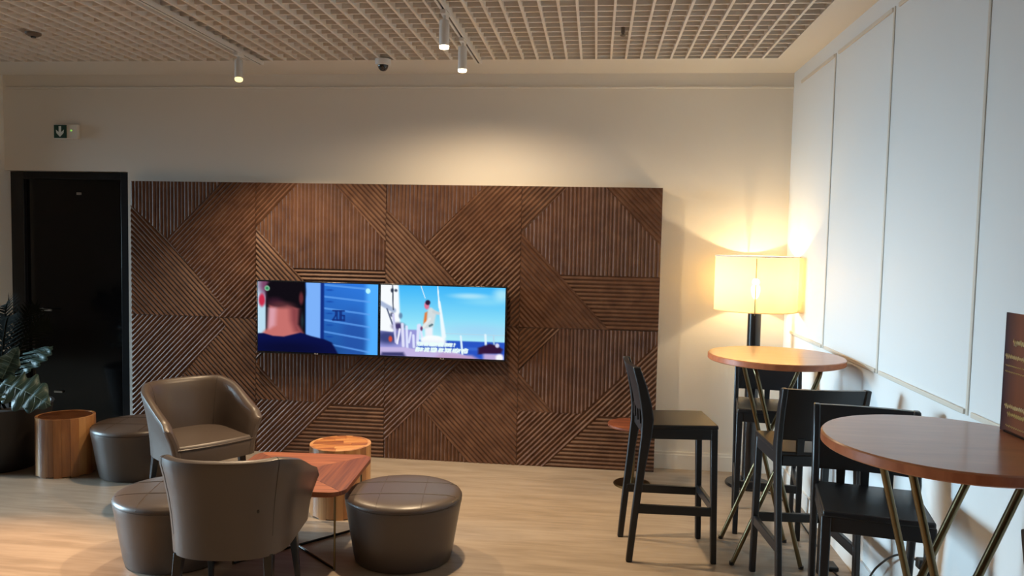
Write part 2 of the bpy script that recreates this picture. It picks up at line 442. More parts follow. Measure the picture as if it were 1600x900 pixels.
# ------------------------------------------------------------------ televisions
import numpy as np
def sm(a, b, x): t = np.clip((x - a) / (b - a + 1e-9), 0, 1); return t * t * (3 - 2 * t)
class Pic:
    def __init__(s, n, m_):
        s.n, s.m = n, m_
        s.u, s.v = np.meshgrid((np.arange(n) + .5) / n, (np.arange(m_) + .5) / m_)
        s.c = np.zeros((m_, n, 3))
    def lay(s, a, col): a = np.clip(a, 0, 1)[..., None]; s.c = s.c * (1 - a) + np.array(col, float).reshape(-1, 3)[0] / 255 * a if np.ndim(col) == 1 else s.c * (1 - a) + col / 255 * a
    def ell(s, cu, cv, ru, rv, col, soft=.25, al=1):
        d = np.hypot((s.u - cu) / ru, (s.v - cv) / rv); s.lay(al * (1 - sm(1 - soft, 1 + soft, d)), col)
    def rect(s, a, b, c, d, col, su=.008, sv=.012, al=1):
        s.lay(al * sm(a - su, a + su, s.u) * (1 - sm(b - su, b + su, s.u)) * sm(c - sv, c + sv, s.v) * (1 - sm(d - sv, d + sv, s.v)), col)
    def line(s, x0, y0, x1, y1, w, col, al=1, w1=None):
        asp = 9 / 16; dx, dy = x1 - x0, (y1 - y0) * asp; L2 = dx * dx + dy * dy
        t = np.clip(((s.u - x0) * dx + (s.v - y0) * asp * dy) / L2, 0, 1)
        d = np.hypot(s.u - x0 - t * dx, (s.v - y0) * asp - t * dy); ww = w if w1 is None else w + (w1 - w) * t
        s.lay(al * (1 - sm(ww * .5, ww * 1.5, d)), col)
    def poly(s, pts, col, soft=.012, al=1):
        ins = np.zeros_like(s.u, bool); dist = np.full_like(s.u, 9.); k = len(pts)
        for i in range(k):
            x0, y0 = pts[i]; x1, y1 = pts[(i + 1) % k]
            cnd = ((y0 > s.v) != (y1 > s.v)) & (s.u < (x1 - x0) * (s.v - y0) / ((y1 - y0) + 1e-12) + x0); ins ^= cnd
            dx, dy = x1 - x0, y1 - y0; t = np.clip(((s.u - x0) * dx + (s.v - y0) * dy) / (dx * dx + dy * dy), 0, 1)
            dist = np.minimum(dist, np.hypot(s.u - x0 - t * dx, s.v - y0 - t * dy))
        s.lay(al * sm(-soft, soft, np.where(ins, dist, -dist)), col)

def picture_left():
    p = Pic(168, 95); u, v = p.u[..., None], p.v[..., None]
    p.lay(np.ones_like(p.u), np.array([45, 115, 215]) * (1 - v * .25) + np.array([10, 25, 30]) * (u - .6))
    p.rect(.90, 1.02, -.1, 1.1, (82, 175, 255), su=.03)
    p.ell(.80, .75, .10, .32, (38, 80, 165), .6, .7)
    for i in range(7):
        v0 = .05 + .165 * i - .02
        p.line(.56, v0, .93, v0 + .045 + .012 * i, .007, (100, 165, 245), .75)
        p.ell(.60, v0 + .07, .03, .012, (25, 75, 170), .6, .8)
    p.rect(.52, .555, -.1, .9, (20, 48, 130)); p.rect(.405, .525, -.1, .9, (125, 178, 250))
    p.rect(-.1, .40, -.1, 1.1, (12, 12, 20))
    p.ell(.375, .55, .012, .10, (45, 70, 75), .8, .6)
    p.rect(-.1, .068, .0, .75, (188, 222, 240))
    p.ell(.10, .05, .09, .16, (125, 70, 105), .5)
    p.ell(.235, .14, .165, .27, (17, 13, 20), .12); p.ell(.145, .30, .07, .07, (60, 28, 45), .6, .8)
    p.poly([(.10, .34), (.16, .36), (.25, .33), (.34, .38), (.335, .60), (.38, .72), (.34, .80), (.05, .80), (.04, .74), (.085, .66)], (198, 112, 108), .02)
    p.poly([(.09, .38), (.16, .36), (.15, .62), (.10, .68), (.085, .66)], (225, 170, 185), .03, .8)
    p.poly([(.27, .34), (.35, .38), (.34, .60), (.38, .73), (.31, .70), (.28, .55)], (120, 55, 62), .04, .8)
    p.ell(.20, .33, .09, .045, (95, 50, 55), .8, .8)
    p.ell(.036, .27, .026, .09, (200, 45, 75), .4); p.ell(.365, .23, .018, .085, (95, 42, 48), .5)
    p.poly([(-.05, .75), (.05, .74), (.13, .775), (.22, .78), (.36, .715), (.45, .76), (.56, .80), (.62, .84), (.69, 1.05), (-.05, 1.05)], (12, 18, 72), .012)
    p.ell(.25, .95, .30, .10, (10, 12, 45), .8, .8)
    # house number on the door
    for dg, x0 in ((((0, 0, 1, 0), (1, 0, 1, .5), (1, .5, 0, 1), (0, 1, 1, 1)), .628), (((0, 0, 1, 0), (1, 0, 1, 1), (1, 1, 0, 1), (0, 1, 0, 0)), .663), (((1, 0, 0, 0), (0, 0, 0, 1), (0, 1, 1, 1), (1, 1, 1, .5), (1, .5, 0, .5)), .698)):
        for a_, b_, c_, d_ in dg: p.line(x0 + a_ * .024, .39 + b_ * .13, x0 + c_ * .024, .39 + d_ * .13, .0065, (20, 45, 120), .85)
    p.ell(.080, .10, .022, .038, (135, 185, 155), .2); p.ell(.080, .10, .012, .021, (50, 140, 90), .3)
    p.ell(.915, .10, .019, .036, (190, 250, 255), .2)
    return p
def picture_right():
    p = Pic(168, 95); u, v = p.u[..., None], p.v[..., None]
    top, bot = np.array([62, 182, 250]), np.array([178, 243, 250])
    p.lay(np.ones_like(p.u), top * (1 - np.clip(v / .7, 0, 1)) + bot * np.clip(v / .7, 0, 1))
    p.ell(.72, .13, .13, .035, (190, 235, 250), .8, .8); p.ell(.85, .20, .16, .05, (150, 225, 250), .9, .6); p.ell(.97, .10, .06, .08, (205, 245, 250), .8, .7)
    p.ell(.80, .62, .30, .10, (160, 205, 245), .9, .6)
    p.rect(.30, 1.1, .755, 1.1, (42, 84, 196)); p.ell(.75, .86, .10, .02, (60, 105, 210), .9)
    p.rect(-.1, .30, .62, 1.1, (150, 150, 215)); p.ell(.06, .74, .10, .09, (45, 55, 110), .6, .85); p.ell(.085, .76, .015, .04, (210, 80, 60), .5)
    p.poly([(-.05, -.05), (.145, -.05), (.165, .60), (.10, .66), (-.05, .64)], (248, 252, 255))
    p.line(.0, .26, .11, .36, .018, (170, 185, 215)); p.line(.055, .34, .10, .55, .006, (90, 100, 130)); p.line(.097, -.02, .105, .35, .005, (60, 70, 90))
    p.ell(.095, .08, .012, .03, (40, 50, 70), .5); p.ell(.125, .08, .012, .02, (70, 80, 100), .5); p.ell(.095, .42, .016, .03, (90, 95, 125), .5); p.ell(.165, .43, .015, .04, (90, 120, 160), .5, .8)
    p.ell(.15, .58, .05, .05, (70, 60, 110), .6); p.line(.105, .42, .13, .80, .010, (205, 205, 240)); p.line(.18, .55, .19, .85, .012, (225, 225, 250)); p.line(.16, .62, .14, .82, .008, (240, 240, 255))
    for x0, y0, x1, y1, w_ in ((.215, .58, .225, 1, .010), (.25, .66, .235, .80, .008), (.27, .70, .275, .86, .010), (.31, .56, .305, .80, .012), (.32, .55, .345, .76, .010)): p.line(x0, y0, x1, y1, w_, (222, 228, 255))
    p.poly([(-.05, .88), (.20, .87), (.33, .90), (.60, .90), (.83, 1.05), (-.05, 1.05)], (196, 182, 228)); p.poly([(.5, .93), (.74, .95), (.86, 1.05), (.4, 1.05)], (190, 158, 200), .03)
    p.poly([(.02, .95), (.19, .94), (.21, 1.0), (.0, 1.0)], (60, 60, 110), .02)
    p.line(.325, .0, .36, .17, .003, (225, 245, 255)); p.line(.46, .0, .475, .30, .004, (235, 250, 255), 1, .007)
    p.line(.475, .22, .515, .70, .008, (238, 250, 255), 1, .018)
    # man on deck
    p.poly([(.36, .58), (.425, .58), (.425, .76), (.37, .78)], (240, 242, 250)); p.poly([(.385, .32), (.41, .30), (.455, .36), (.43, .57), (.36, .60), (.335, .59), (.375, .46)], (212, 222, 225))
    p.poly([(.36, .38), (.38, .36), (.375, .50), (.35, .53)], (232, 120, 50), .01); p.line(.43, .36, .47, .38, .012, (205, 212, 215)); p.line(.40, .46, .35, .58, .010, (230, 235, 235)); p.line(.42, .54, .40, .56, .008, (90, 120, 130))
    p.ell(.375, .275, .020, .055, (225, 120, 150), .3); p.ell(.383, .235, .020, .035, (50, 30, 60), .3); p.ell(.335, .60, .010, .03, (110, 60, 110), .5)
    p.ell(.43, .76, .10, .07, (250, 254, 255), .2); p.rect(.33, .53, .76, .84, (238, 245, 252), .02, .03)
    # railing, winch
    p.line(.53, .66, 1, .66, .003, (180, 215, 235)); p.line(.65, .69, .665, .93, .008, (225, 245, 255)); p.line(.845, .66, .85, .80, .009, (225, 245, 255)); p.line(.91, .66, .915, .80, .006, (180, 215, 235))
    p.poly([(.79, .84), (.88, .78), (.94, .80), (.985, .85), (.97, .91), (.79, .93)], (52, 24, 58), .015); p.ell(.94, .80, .016, .03, (215, 215, 240), .4)
    p.rect(.83, .985, .92, 1.1, (190, 170, 215), .02, .02); p.ell(.96, .97, .03, .05, (250, 250, 255), .4)
    # two lines of blurred subtitles
    rnd = random.Random(5)
    def script(x0, x1, yc, hh):
        x_ = x0
        while x_ < x1:
            for q in range(rnd.randint(3, 6)):
                if x_ > x1: break
                t_ = hh * rnd.uniform(.7, 1.1)
                p.line(x_, yc + t_, x_ + .006, yc - t_, .0050, (236, 255, 252)); x_ += .0105
                if rnd.random() < .5: p.line(x_ - .008, yc - t_ * .7, x_, yc - t_ * .7, .004, (236, 255, 252))
            x_ += .009
    script(.30, .60, .815, .022); script(.29, .71, .892, .026)
    return p

def television(name, label, x0, x1, z0, z1, pic, mark_u):
    yf = PY - 0.085
    t = thing(name, label, 'television', ((x0 + x1) / 2, PY, (z0 + z1) / 2), 0, 'wall televisions side by side')
    hw, hh = (x1 - x0) / 2, (z1 - z0) / 2
    MB().box(-hw, hw, yf - PY, yf - PY + 0.05, -hh, hh).build('cabinet', M['bezel'], t, bevel=0.004)
    MB().box(-0.2, 0.2, yf - PY + 0.05, 0.0, -0.15, 0.15).build('wall_bracket', M['bezel'], t)
    b, bb = 0.009, 0.015
    p = pic(); n, m_ = p.n, p.m
    X = np.linspace(-hw + b, hw - b, n); Z = np.linspace(hh - b, -hh + bb, m_)
    vs = [(X[i], yf - PY - 0.002, Z[j]) for j in range(m_) for i in range(n)]
    fs = [(j * n + i, (j + 1) * n + i, (j + 1) * n + i + 1, j * n + i + 1) for j in range(m_ - 1) for i in range(n - 1)]
    o = MB().add(vs, fs).build('screen', screen_material('screen_picture'), t)
    at = o.data.color_attributes.new('picture', 'FLOAT_COLOR', 'POINT')
    c = np.clip(p.c, 0, 1).reshape(-1, 3); c = np.where(c <= .04045, c / 12.92, ((c + .055) / 1.055) ** 2.4)
    at.data.foreach_set('color', np.concatenate([c, np.ones((len(c), 1))], 1).astype(np.float32).ravel())
    # small maker's mark on the lower bezel
    mk = MB().lathe([(0.0042, 0), (0.0042, 0.001)], 12, -0.008, 0).box(0.0, 0.003, -0.004, 0.004, 0, 0.001).box(0.003, 0.007, -0.004, -0.002, 0, 0.001).box(0.009, 0.016, -0.004, 0.004, 0, 0.001)
    mo = mk.build('maker_mark', M['brand'], t)
    mo.matrix_local = Matrix.Translation((mark_u, yf - PY - 0.0005, -hh + 0.007)) @ Matrix.Rotation(math.pi / 2, 4, 'X')
    return t
TX0, TXM, TX1, TZ0, TZ1 = -2.462, -1.540, -0.618, 0.765, 1.300
television('television', 'wall television showing the back of a dark-haired head and blue door', TX0, TXM - 0.001, TZ0, TZ1, picture_left, -0.01)
television('television', 'wall television showing a man on a white sailing boat at sea', TXM + 0.001, TX1, TZ0, TZ1, picture_right, -0.0)

# ------------------------------------------------------------------ ceiling fittings: tracks, spots, camera, sprinklers
def track(x, label):
    t = thing('light_track', label, 'light track', (x, 0, CZ), 0, 'ceiling light tracks')
    MB().box(-0.018, 0.018, -0.4, GY1, -0.024, -0.005).box(-0.018, -0.006, -0.4, GY1, -0.030, -0.024).box(0.006, 0.018, -0.4, GY1, -0.030, -0.024).build('rail', M['white'], t)
    MB().box(-0.006, 0.006, -0.4, GY1 - 0.002, -0.0265, -0.0245).build('slot', M['black'], t)
    return t
TR1, TR2 = -2.335, -0.812
track(TR1, 'white ceiling light track carrying the tilted single spotlight')
track(TR2, 'white ceiling light track carrying the two bright spotlights')
def spotlight(x, y, label, tilt, aim, lens, power, deg, target, col=(1.0, 0.74, 0.46)):
    t = thing('track_spotlight', label, 'spotlight', (x, y, CZ - 0.030), 0, 'white cylinder track spotlights')
    MB().box(-0.015, 0.015, -0.045, 0.045, -0.022, 0.0).build('adapter', M['white'], t, bevel=0.003)
    MB().tube([(0, 0, -0.018), (0, 0, -0.045)], 0.008).build('stem', M['white'], t, True)
    R = Matrix.Translation((0, 0, -0.048)) @ Matrix.Rotation(aim, 4, 'Z') @ Matrix.Rotation(tilt, 4, 'X')
    b = MB().lathe([(0.010, 0.006), (0.024, 0.002), (0.026, -0.004), (0.026, -0.128), (0.0225, -0.128), (0.0225, -0.112)][::-1], 28)
    o = b.build('body', M['white'], t, True); o.matrix_local = R
    o2 = MB().lathe([(0.021, -0.142), (0.0245, -0.139), (0.0255, -0.128), (0.022, -0.113)], 24).build('lens', lens, t, True); o2.matrix_local = R
    p = Matrix.Translation((x, y, CZ - 0.030)) @ R @ Vector((0, 0, -0.150))
    spot('spot_beam', p, target, power, deg, col=col)
spotlight(TR1, 4.80, 'dim tilted white spotlight on the track left of the dome camera', -0.30, 0.45, M['glow_dim'], 160, 122, (-1.95, 4.55, 0))
spotlight(TR2, 3.96, 'bright white spotlight nearer the top edge beside dome camera', 0.0, 0, M['glow'], 250, 105, (-0.85, 3.6, 0))
spotlight(TR2, 4.50, 'bright white spotlight closest to the wall, right of dome camera', 0.0, 0, M['glow'], 100, 165, (-0.8, 4.7, 0))
spotlight(TR1, 2.1, 'added fill spotlight overhead on the left track, outside the picture', 0.0, 0, M['glow'], 25, 78, (-2.3, 2.0, 0))  # unseen lamp added for warm bounce fill
spotlight(TR2, 1.9, 'added fill spotlight overhead on the right track, outside the picture', 0.0, 0, M['glow'], 70, 78, (-0.8, 1.8, 0))  # likewise an unseen fill lamp, added for bounce
spotlight(TR1, 0.3, 'added fill spotlight on the left track above the camera position', 0.0, 0, M['glow'], 200, 90, (-2.3, 0.2, 0))  # unseen lamp added to raise the ambient bounce
spotlight(TR2, 0.3, 'added fill spotlight on the right track above the camera position', 0.0, 0, M['glow'], 260, 90, (-0.8, 0.2, 0))  # its added partner, lifting the upper back wall by bounce
spotlight(-3.10, 3.42, 'white spotlight just showing at the top edge near the left corner', 0.0, 0, M['glow'], 420, 48, (-3.0, 2.95, 0), (1.0, 0.52, 0.19))

dc = thing('dome_camera', 'white security dome camera with smoked half sphere under ceiling grid', 'camera', (-1.462, 5.10, CZ - 0.004))
MB().lathe([(0.050, -0.038), (0.053, -0.030), (0.053, 0.0)], 32).build('housing', M['white'], dc, True)
MB().lathe([(0.004, -0.078), (0.018, -0.074), (0.029, -0.062), (0.035, -0.046), (0.036, -0.036)], 28).build('dome', M['dome'], dc, True)
sp = thing('sprinkler_head', 'small grey sprinkler stub hanging between ceiling blades above slatted wall', 'sprinkler', (0.117, 4.42, CZ + 0.055))
MB().lathe([(0.012, -0.075), (0.012, 0.0)], 14).build('pipe', M['detector'], sp, True)
MB().lathe([(0.006, -0.098), (0.016, -0.094), (0.016, -0.090), (0.007, -0.086), (0.012, -0.075)], 14).build('head', M['detector'], sp, True)
sd = thing('smoke_detector', 'flat dark brown smoke detector on the ceiling grid at far left', 'smoke detector', (-3.44, 4.38, CZ - 0.004))
MB().lathe([(0.026, -0.022), (0.043, -0.012), (0.045, 0.0)], 24).build('casing', M['detector'], sd, True)
MB().lathe([(0.014, -0.030), (0.016, -0.021)], 16).build('sensor', M['black'], sd, True)

# ------------------------------------------------------------------ tub armchairs
def tub_shell(a=0.245, yf=0.25, ys=-0.02, yb=-0.235):
    path = []
    ns = 12
    for i in range(ns): path.append((a, yf + (ys - yf) * i / ns))
    nb = 28
    for i in range(nb + 1):
        th = math.pi * i / nb; e = 2 / 2.5
        cx, sy = math.cos(th), math.sin(th)
        path.append((a * math.copysign(abs(cx) ** e, cx), ys + (yb - ys) * abs(sy) ** e))
    for i in range(1, ns + 1): path.append((-a, ys + (yf - ys) * i / ns))
    return path
def make_armchair():
    t = thing('tub_armchair', '', 'armchair', group='taupe leather tub armchairs')
    path = tub_shell(); n = len(path)
    cum = [0]
    for i in range(1, n): cum.append(cum[-1] + math.dist(path[i], path[i - 1]))
    vs = []; fs = []; per = 16
    def section(i, shrink=1.0, push=0.0):
        x, y = path[i]
        x0, y0 = path[max(i - 1, 0)]; x1, y1 = path[min(i + 1, n - 1)]
        tx, ty = x1 - x0, y1 - y0; L = math.hypot(tx, ty); tx /= L; ty /= L
        ox, oy = ty, -tx                          # outward normal of the path
        if ox * x + oy * (y - 0.1) < 0: ox, oy = -ox, -oy
        s = min(cum[i], cum[-1] - cum[i]) / (cum[-1] / 2)
        q_ = min(1, s / 0.66); zt = 0.548 + 0.167 * (0.65 * q_ + 0.35 * sm1(0, 1, q_)) - 0.028 * max(0.0, 1 - s / 0.07) ** 2
        zb = 0.292
        hw = 0.030
        pts = []
        prof = [(1, 0.0), (1, .2), (1, .4), (1, .6), (1, .8), (1, .93), (.72, .985), (.25, 1.0), (-.25, 1.0), (-.72, .985), (-1, .93), (-1, .8), (-1, .6), (-1, .4), (-1, .2), (-1, 0)]
        for sgn, h in prof:
            z = zb + (zt - zb) * h
            fl_ = -0.030 + 0.062 * h - 0.012 * math.sin(math.pi * h)     # lower edge tucks in, top flares
            d = fl_ + sgn * hw * (1.0 - 0.12 * h)
            zc = (zb + zt) / 2
            d = fl_ + (d - fl_) * shrink
            z = zc + (z - zc) * (1 - (1 - shrink) * 0.12)
            pts.append((x + ox * d - tx * push, y + oy * d - ty * push, z))
        return pts
    secs = [section(0, .35, 0.022), section(0, .75, 0.014)] + [section(i) for i in range(n)] + [section(n - 1, .75, -0.014), section(n - 1, .35, -0.022)]
    for q in secs: vs += q
    for i in range(len(secs) - 1):
        for j in range(per):
            j2 = (j + 1) % per
            fs.append((i * per + j, i * per + j2, (i + 1) * per + j2, (i + 1) * per + j))
    fs.append(tuple(range(per))); fs.append(tuple(reversed(range((len(secs) - 1) * per, len(secs) * per))))
    fs = [tuple(reversed(f)) for f in fs]
    sh = MB().add(vs, fs).build('shell', M['leather'], t, True)
    # vertical back seams of the shell
    for k in (-1, 1):
        i = n // 2 + k * 8
        q = [section(i)[j] for j in range(1, 15)]
        x, y = path[i]
        q = [(px + (px - x) * 0.03, py + (py - y) * 0.03, pz) for px, py, pz in q]
        MB().tube(q, 0.0009, 6).build('seam', M['stitch'], sh)
    # seat cushion
    ip = [(x * (1 - 0.020 / 0.245), y + 0.02) for x, y in path[2:-2]]
    ip = [(ip[0][0], 0.268)] + ip + [(ip[-1][0], 0.268)]
    fr = [(ip[-1][0] + (ip[0][0] - ip[-1][0]) * k / 8, 0.268 + 0.020 * math.sin(math.pi * k / 8)) for k in range(1, 8)]
    ring = ip + fr
    cx, cy = 0, 0.05
    mb = MB(); lv = [(0.985, 0.294), (1.0, 0.31), (1.0, 0.385), (0.985, 0.402), (0.95, 0.411), (0.6, 0.418), (0.2, 0.42)]
    vs = []; k = len(ring)
    for s_, z in lv: vs += [(cx + (x - cx) * s_, cy + (y - cy) * s_, z) for x, y in ring]
    fs = [(l * k + i, l * k + (i + 1) % k, (l + 1) * k + (i + 1) % k, (l + 1) * k + i) for l in range(len(lv) - 1) for i in range(k)]
    fs += [tuple(range((len(lv) - 1) * k, len(lv) * k)), tuple(reversed(range(k)))]
    fs = [f if True else f for f in fs]
    seat = mb.add(vs, fs).build('seat', M['leather'], t, True)
    seat.data.flip_normals() if seat.data.polygons[-2].normal.z < 0 else None
    MB().tube([(x, y + 0.004, 0.392) for x, y in [ip[-1]] + fr + [ip[0]]], 0.0035, 6).build('piping', M['leather'], seat, True)
    for sx in (-1, 1):
        for sy in (-1, 1):
            x, y = sx * 0.185, (0.20 if sy > 0 else -0.155); ex, ey = sx * 0.205, (0.235 if sy > 0 else -0.205)
            MB().hexa([(ex - .010, ey - .010, 0), (ex + .010, ey - .010, 0), (ex + .010, ey + .010, 0), (ex - .010, ey + .010, 0)],
                      [(x - .020, y - .020, .298), (x + .020, y - .020, .298), (x + .020, y + .020, .298), (x - .020, y + .020, .298)]).build('leg', M['legwood'], t, bevel=0.003)
    return t
def sm1(a, b, x): q = min(1, max(0, (x - a) / (b - a))); return q * q * (3 - 2 * q)
chair = make_armchair()
place(chair, False, (-2.40, 4.38, 0), math.radians(-38 - 90), 'taupe leather tub armchair facing right in front of the slatted wall')
back_chair = place(chair, True, (-1.53, 3.13, 0), math.radians(97 - 90), 'taupe leather tub armchair seen from behind, nearest to the camera')
for ch in back_chair.children:
    if ch.name.startswith('shell'):
        MB().lathe([(0.004, -0.006), (0.006, 0.0), (0.004, 0.006)], 10).build('snag', M['stitch'], ch, True).location = (0.173, -0.258, 0.510)

# ------------------------------------------------------------------ ottomans
def make_ottoman():
    t = thing('ottoman', '', 'ottoman', group='round taupe leather ottomans')
    sx, sy = 1.0, 0.94
    prof = [(0.225, 0.0), (0.236, 0.004), (0.243, 0.03), (0.262, 0.15), (0.281, 0.27), (0.287, 0.300), (0.286, 0.311)]
    MB().lathe(prof, 56, 0, 0, sx, sy).build('body', M['leather'], t, True)
    dome = lambda r: 0.356 - 0.036 * (r / 0.29) ** 4
    prof2 = [(0.280, 0.309), (0.2885, 0.314), (0.2885, 0.322), (0.281, 0.3345), (0.266, 0.343), (0.235, 0.3495), (0.17, 0.354), (0.08, 0.356)]
    cu = MB().lathe(prof2, 56, 0, 0, sx, sy).build('top_cushion', M['leather'], t, True)
    zf = lambda r: np.interp(r, [0.08, 0.17, 0.235, 0.266, 0.281, 0.2885], [0.356, 0.354, 0.3495, 0.343, 0.3345, 0.322])
    for ax, off in ((0, -0.095), (0, 0.095), (1, -0.105), (1, 0.105)):
        pts = []
        L = math.sqrt(0.2875 ** 2 - off ** 2)
        for i in range(31):
            q = -L + 2 * L * i / 30; r = math.hypot(q, off)
            x, y = (q, off) if ax == 0 else (off, q)
            pts.append((x * sx, y * sy, float(zf(r)) + 0.0005))
        MB().tube(pts, 0.0017 if ax == 0 else 0.0012, 6).build('seam', M['stitch'] if ax == 0 else M['leather'], cu)
    return t
ott = make_ottoman()
ott.scale = (1.03, 1.03, 1.0)
place(ott, False, (-0.94, 3.745, 0), math.radians(8), 'taupe leather ottoman to the right of the rosewood coffee table')
place(ott, True, (-2.055, 3.56, 0), math.radians(12), 'taupe leather ottoman partly hidden behind the nearest armchair')
place(ott, True, (-3.045, 4.80, 0), math.radians(6), 'taupe leather ottoman against the slatted wall beside the wooden stump')

# ------------------------------------------------------------------ wooden stump tables built of staves
def stump(name, label, loc, heading, rx, ry, h, n, top):
    t = thing(name, label, 'side table', loc, heading, 'acacia stump side tables')
    for i in range(n):
        a0, a1 = 2 * math.pi * i / n, 2 * math.pi * (i + 1) / n - 0.006
        q = [(rx * math.cos(a0 + (a1 - a0) * k / 3), ry * math.sin(a0 + (a1 - a0) * k / 3)) for k in range(4)]
        inn = [(x * 0.90, y * 0.90) for x, y in reversed(q)]
        MB().prism(q + inn, 0.006 if i % 2 else 0.0, h).build('stave', M['acacia'], t)
    # strips of the top, inside the rim of staves
    e = [(rx * 0.905 * math.cos(2 * math.pi * k / 64), ry * 0.905 * math.sin(2 * math.pi * k / 64)) for k in range(64)]
    m_ = 6
    for i in range(m_):
        y0, y1 = -ry * 0.905 + ry * 1.81 * i / m_, -ry * 0.905 + ry * 1.81 * (i + 1) / m_ - 0.0015
        q = clip(clip(e, 0, 1, y1), 0, -1, -y0)
        c = rx * random.uniform(-.4, .4)
        for half in (0, 1):
            s_ = clip(q, 1, 0, c - 0.0008) if half == 0 else clip(q, -1, 0, -c)
            if len(s_) > 2: MB().prism(s_, h - 0.05, h - 0.001).build('top_block', top, t)
    return t
stump('stump_table', 'oval striped acacia stump table beside the plant pot near black door', (-3.525, 4.73, 0), math.radians(18), 0.182, 0.155, 0.39, 22, M['acacia_reflect'])
stump('stump_table', 'round acacia stump table with pale rim behind the rosewood coffee table', (-1.475, 4.33, 0), 0.3, 0.178, 0.178, 0.405, 22, M['acacia_top'])

# ------------------------------------------------------------------ coffee table
ct = thing('coffee_table', 'rosewood coffee table with four veneer sections and thin metal legs', 'coffee table', (-1.515, 3.775, 0), math.radians(4))
def rounded_square(hs, r, k=7, bow=0.012):
    q = []
    for cx, cy, a in ((1, 1, 0), (-1, 1, 90), (-1, -1, 180), (1, -1, 270)):
        for i in range(k + 1):
            th = math.radians(a + 90 * i / k); q.append((cx * (hs - r) + r * math.cos(th), cy * (hs - r) + r * math.sin(th)))
    out = []
    for x, y in q:
        s = 1 + bow / hs * (1 - min(1, abs(abs(x) - abs(y)) / hs)) * -1
        out.append((x * s, y * s))
    return out
rs = rounded_square(0.335, 0.075)
for i, (a_, b_) in enumerate((((1, 1), (1, -1)), ((-1, 1), (1, 1)), ((-1, -1), (-1, 1)), ((1, -1), (-1, -1)))):
    # triangle wedge between two diagonals, cut slightly narrow so that the mitre shows
    q = rs
    d = [(1, 0), (0, 1), (-1, 0), (0, -1)][i]
    rot = Matrix.Rotation(-math.atan2(d[1], d[0]), 2)
    q = [tuple(rot @ Vector(p)) for p in q]
    q = clip(q, -1, 1, -0.0006); q = clip(q, -1, -1, -0.0006)
    ang = math.atan2(d[1], d[0])
    # grain runs along the outer edge: build turned by a quarter turn
    q2 = [(y, -x) for x, y in q]
    o = MB().prism(q2, 0.382, 0.405).build('veneer_section', M['rosewood'], ct, bevel=0.002)
    o.rotation_euler = (0, 0, ang + math.pi / 2)
q = rounded_square(0.31, 0.07)
MB().prism(q, 0.370, 0.3815).build('sub_top', M['tableedge'], ct)
for sx, sy in ((1, 1), (-0.9, 0.9), (-0.9, -0.9), (1, -1)):
    MB().tube([(sx * 0.27, sy * 0.27, 0.0), (sx * 0.27, sy * 0.27, 0.371)], 0.0055).build('leg', M['brass'], ct, True)
MB().tube([(-0.243, -0.243, 0.006), (0.27, 0.27, 0.006)], 0.006).build('floor_bar', M['black'], ct)
MB().tube([(-0.243, 0.243, 0.006), (0.27, -0.27, 0.006)], 0.006).build('floor_bar', M['black'], ct)

# ------------------------------------------------------------------ small pedestal table by the slatted wall
st = thing('pedestal_table', 'low round pedestal table with brass pole half hidden behind first bar stool', 'side table', (0.285, 5.13, 0))
MB().lathe([(0.125, 0), (0.127, 0.006), (0.120, 0.012), (0.02, 0.016)], 36).build('base', M['brass'], st, True)
MB().tube([(0, 0, 0.012), (0, 0, 0.395)], 0.014, 14).build('pole', M['brass'], st, True)
MB().lathe([(0.150, 0.392), (0.172, 0.400), (0.175, 0.408), (0.173, 0.415), (0.165, 0.417)], 44).build('top', M['rosewood'], st, True)

# ------------------------------------------------------------------ bar tables with two crossed hairpin frames
def make_bar_table(top_z, R, yy, ox=0.0, oy=0.0):
    t = thing('bar_table', '', 'bar table', group='round bar tables')
    th = 0.032
    top = MB().lathe([(R - 0.004, top_z - th), (R, top_z - th + 0.004), (R, top_z - 0.004), (R - 0.004, top_z)], 72).build('tabletop', M['tabletop'], t, True)
    MB().lathe([(R + 0.0008, top_z - th + 0.004), (R + 0.0008, top_z - 0.005)], 72).build('edge_band', M['tableedge'], top, True)
    zt = top_z - th - 0.008
    for xt, xb in ((-0.138 + ox, 0.128 + ox), (0.19 + ox, -0.214 + ox)):
        pts = []
        rr = 0.055
        # near leg, bend, crown under the top, bend, far leg; u measured along the leaning leg
        def P(y, z): return (xb + (xt - xb) * (z / zt), y + oy, z)
        pts.append(P(-yy, 0.004)); pts.append(P(-yy, zt * 0.5)); pts.append(P(-yy, zt - rr))
        for k in range(1, 6):
            a = math.pi / 2 * k / 6; pts.append(P(-yy + rr * (1 - math.cos(a)), zt - rr + rr * math.sin(a)))
        pts.append(P(-yy + rr, zt)); pts.append(P(yy - rr, zt))
        for k in range(1, 6):
            a = math.pi / 2 * k / 6; pts.append(P(yy - rr + rr * math.sin(a), zt - rr + rr * math.cos(a)))
        pts.append(P(yy, zt - rr)); pts.append(P(yy, zt * 0.5)); pts.append(P(yy, 0.004))
        fr = MB().tube(pts, 0.0115, 14).build('hairpin_frame', M['brass'], t, True)
        for s_ in (-1, 1):
            x = xb
            MB().lathe([(0.013, 0), (0.013, 0.016)], 14, x, s_ * yy + oy).build('foot_cap', M['plastic'], fr, True)
    return t
bt1 = make_bar_table(1.06, 0.342, 0.174); bt1.location = (0.945, 4.08, 0)
bt1['label'] = 'round cherry-topped bar table in front of the glowing floor lamp'
bt2 = make_bar_table(1.085, 0.33, 0.125, 0.022, 0.085); bt2.location = (1.0, 2.25, 0)
bt2['label'] = 'round cherry-topped bar table carrying the brown menu card'

